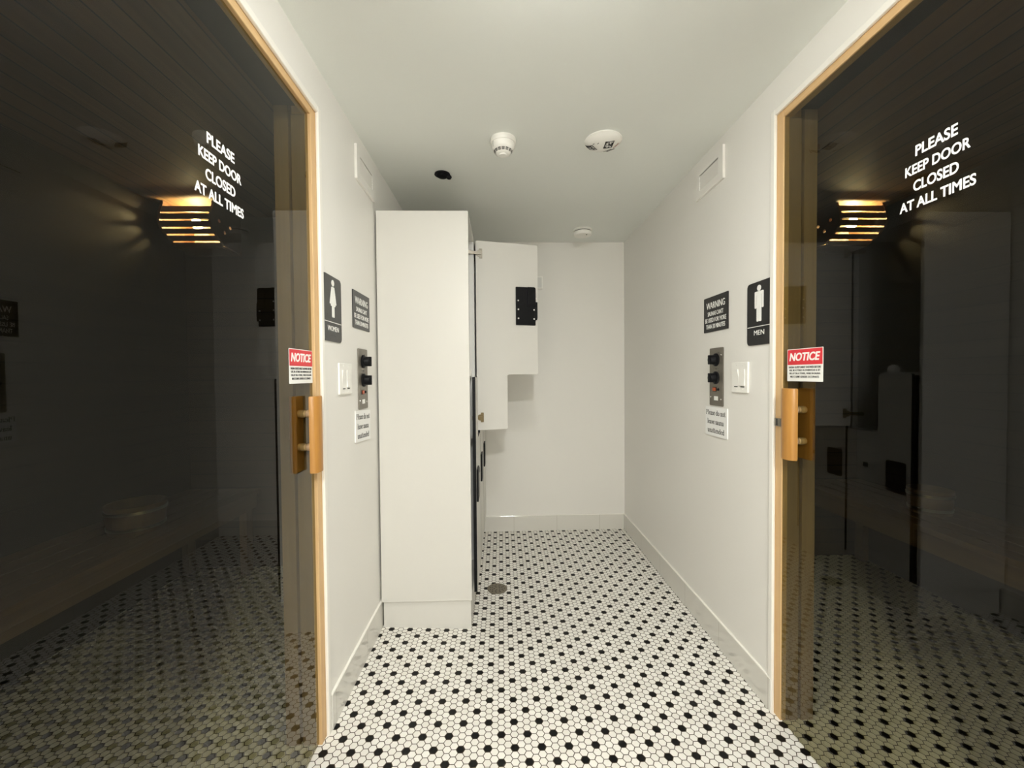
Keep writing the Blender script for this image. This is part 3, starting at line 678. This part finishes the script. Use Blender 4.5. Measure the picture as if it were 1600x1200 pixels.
sauna(-1, XL, -2.035, 0, LY, LT, 'left')
sauna(+1, XR, 2.42, 0, RY, RT, 'right')

def bench(side, xfar, lab):
    s = side; d = .47; xc = xfar-s*(d/2+.004)
    t = thing('sauna_bench', lab, 'bench', (xc, 1.44, 0), 0, 'slatted sauna benches')
    n = 5; w = d/n
    for i in range(n):
        x0 = -d/2+i*w; obj('seat_slat', B(x0+.004, x0+w-.004, -1.24, 1.24, .502, .530), M['bench'], t, bevel=.003)
    obj('front_rail', B(*sorted((-s*(d/2-.03), -s*(d/2-.055))), -1.24, 1.24, .410, .502), M['bench'], t)
    for y in (-1.2, 1.2):
        obj('leg', B(*sorted((-s*(d/2-.055), -s*(d/2-.10))), y-.03, y+.03, 0.001, .502), M['bench'], t)
        obj('leg', B(*sorted((s*(d/2-.01), s*(d/2-.05))), y-.03, y+.03, 0.001, .502), M['bench'], t)
bench(-1, -2.035, 'dim slatted wooden bench behind the women\'s glass door')
bench(+1, 2.42, 'dim slatted wooden bench behind the men\'s glass door')
def pail(x, y, r, h, lab):
    t = thing('sauna_pail', lab, 'pail', (x, y, .5305), 0, 'wooden pails on the sauna benches')
    bm = bmesh.new(); lathe(bm, [(r*.9, 0), (r, h), (r*.93, h), (r*.84, .012), (.001, .012)], n=28); obj('staves', bm, M['stave'], t, smooth=True)
    for f in (.2, .78):
        bm = bmesh.new(); rr = r*(.9+.1*f); lathe(bm, [(rr, f*h-.007), (rr+.003, f*h-.007), (rr+.004, f*h+.007), (rr, f*h+.007)], n=28, cap=False); obj('hoop', bm, M['steel'], t, smooth=True)
pail(-1.74, 1.98, .115, .13, 'small wooden pail on the bench behind the women\'s glass door')
pail(2.19, 2.03, .09, .12, 'small wooden pail on the bench behind the men\'s glass door')

def sauna_lamp(x0, x1, holes_right, lab, dz=0.0):
    """slatted shade: two curved cheeks with dowel holes, slats stretched between them in front of a bulb"""
    yb = 2.7195
    t = thing('sauna_lamp', lab, 'lamp', ((x0+x1)/2, yb, 2.16+dz), 0, 'slatted sauna lamps')
    hw = (x1-x0)/2; bxo = -.02 if holes_right else .04
    prof = [(2.468, 2.264), (2.452, 2.232), (2.446, 2.208), (2.446, 2.186), (2.438, 2.164), (2.446, 2.144), (2.454, 2.124), (2.470, 2.109), (2.487, 2.095), (2.508, 2.081), (2.531, 2.067), (2.556, 2.052)]
    face = [(y-yb, z-2.16) for y, z in prof]
    for sgn in (-1, 1):
        fwd = 0 if (sgn > 0) == holes_right else .004
        pts = [(face[0][0]-fwd, SZ-.001-2.16-dz)] + [(y-fwd, z) for y, z in face] + [(-.001, 2.040-2.16), (-.001, SZ-.001-2.16-dz)]
        bm = bmesh.new(); xa = sgn*(hw+.014); xb = sgn*hw
        a = [bm.verts.new((xa, y, z)) for y, z in pts]; b = [bm.verts.new((xb, y, z)) for y, z in pts]
        bm.faces.new(a); bm.faces.new(b[::-1])
        for i in range(len(pts)): bm.faces.new((a[i], b[i], b[(i+1) % len(pts)], a[(i+1) % len(pts)]))
        ck = obj('cheek', bm, M['slat'], t)
        if (sgn > 0) == holes_right:                       # three round holes cut right through the cheek
            cb = bmesh.new()
            for y, z in ((2.512, 2.183), (2.612, 2.176), (2.560, 2.130)):
                lathe(cb, [(.0105, sgn*hw-.02), (.0105, sgn*hw+.04)], (0, y-yb, z-2.16), 'x', 20)
            cut = obj('cutter', cb, M['slat'], t); md = ck.modifiers.new('holes', 'BOOLEAN'); md.operation = 'DIFFERENCE'; md.object = cut; md.solver = 'EXACT'
            bpy.context.view_layer.update()
            me = D.meshes.new_from_object(ck.evaluated_get(bpy.context.evaluated_depsgraph_get()))
            ck.modifiers.clear(); ck.data = me; D.objects.remove(cut)
    obj('bottom_board', B(-hw, hw, 2.558-yb, -.001, 2.036-2.16, 2.049-2.16), M['slat'], t)
    b = obj('reflector_board', B(-hw, hw, -.012, -.001, 2.049-2.16, 2.262-2.16), M['pegs'], t); b['label'] = 'pale wooden backboard'
    gaps = [2.208, 2.164, 2.124, 2.095, 2.067]; edges = [2.252]+gaps+[2.046]; half = [.0, .0048, .0048, .0046, .0042, .0034, .0]
    def yat(z):
        for (ya, za), (yb2, zb) in zip(prof, prof[1:]):
            if zb <= z <= za: return ya+(yb2-ya)*(za-z)/(za-zb)
        return prof[-1][0] if z < prof[-1][1] else prof[0][0]
    for i in range(6):
        z1, z0 = edges[i]-half[i], edges[i+1]+half[i+1]
        y1, y0 = yat(z1), yat(z0); bm = bmesh.new()
        q = [(y1-yb, z1-2.16), (y0-yb, z0-2.16), (y0-yb+.012, z0-2.16+.002), (y1-yb+.012, z1-2.16)]
        a = [bm.verts.new((-hw, y, z)) for y, z in q]; b = [bm.verts.new((hw, y, z)) for y, z in q]
        bm.faces.new(a); bm.faces.new(b[::-1])
        for k in range(4): bm.faces.new((a[k], b[k], b[(k+1) % 4], a[(k+1) % 4]))
        obj('slat', bm, M['slat'], t)
    bm = bmesh.new(); bmesh.ops.create_uvsphere(bm, u_segments=20, v_segments=12, radius=.030); bmesh.ops.translate(bm, verts=bm.verts, vec=(bxo, -.15, 2.186-2.16))
    obj('bulb', bm, M['bulb'], t, smooth=True)
    bm = bmesh.new(); lathe(bm, [(.018, -.123), (.022, -.06), (.03, -.012)], (bxo, 0, 2.186-2.16), 'y', 16); obj('lamp_holder', bm, M['wplastic'], t, smooth=True)
M['pegs'] = mat('pale_peg_wood', (.85, .66, .42), .5)
sauna_lamp(-1.965, -1.690, True, 'glowing slatted wooden lamp in the corner behind the women\'s glass door')
sauna_lamp(2.065, 2.335, False, 'glowing slatted wooden lamp in the corner behind the men\'s glass door', .012)

# ------------------------------------------------------------------ camera
F, PITCH, YAW, ROLL, H = 640.084, -0.02213, 0.02588, -0.00827, 1.25
cy, sy, cp, sp = math.cos(YAW), math.sin(YAW), math.cos(PITCH), math.sin(PITCH)
f = Vector((sy*cp, cy*cp, sp)); r = Vector((cy, -sy, 0)); u = r.cross(f)
c, s = math.cos(ROLL), math.sin(ROLL); r, u = c*r+s*u, -s*r+c*u
cam = D.cameras.new('camera'); co = D.objects.new('camera', cam); C.objects.link(co)
co.matrix_world = Matrix(((r.x, u.x, -f.x, 0), (r.y, u.y, -f.y, 0), (r.z, u.z, -f.z, H), (0, 0, 0, 1)))
cam.sensor_fit = 'HORIZONTAL'; cam.sensor_width = 36; cam.lens = F/1600*36; cam.clip_start = 0.01
bpy.context.scene.camera = co

w = D.worlds.new('dark_world'); bpy.context.scene.world = w; w.use_nodes = True
w.node_tree.nodes['Background'].inputs[0].default_value = (0.5, 0.48, 0.42, 1); w.node_tree.nodes['Background'].inputs[1].default_value = 0.0
vs = bpy.context.scene.view_settings
vs.view_transform = 'Standard'; vs.look = 'None'; vs.gamma = 1; vs.use_curve_mapping = False; vs.exposure = 0.0
cyc = bpy.context.scene.cycles
cyc.max_bounces = 14; cyc.diffuse_bounces = 8; cyc.glossy_bounces = 6; cyc.transparent_max_bounces = 24; cyc.caustics_reflective = False; cyc.sample_clamp_indirect = 6
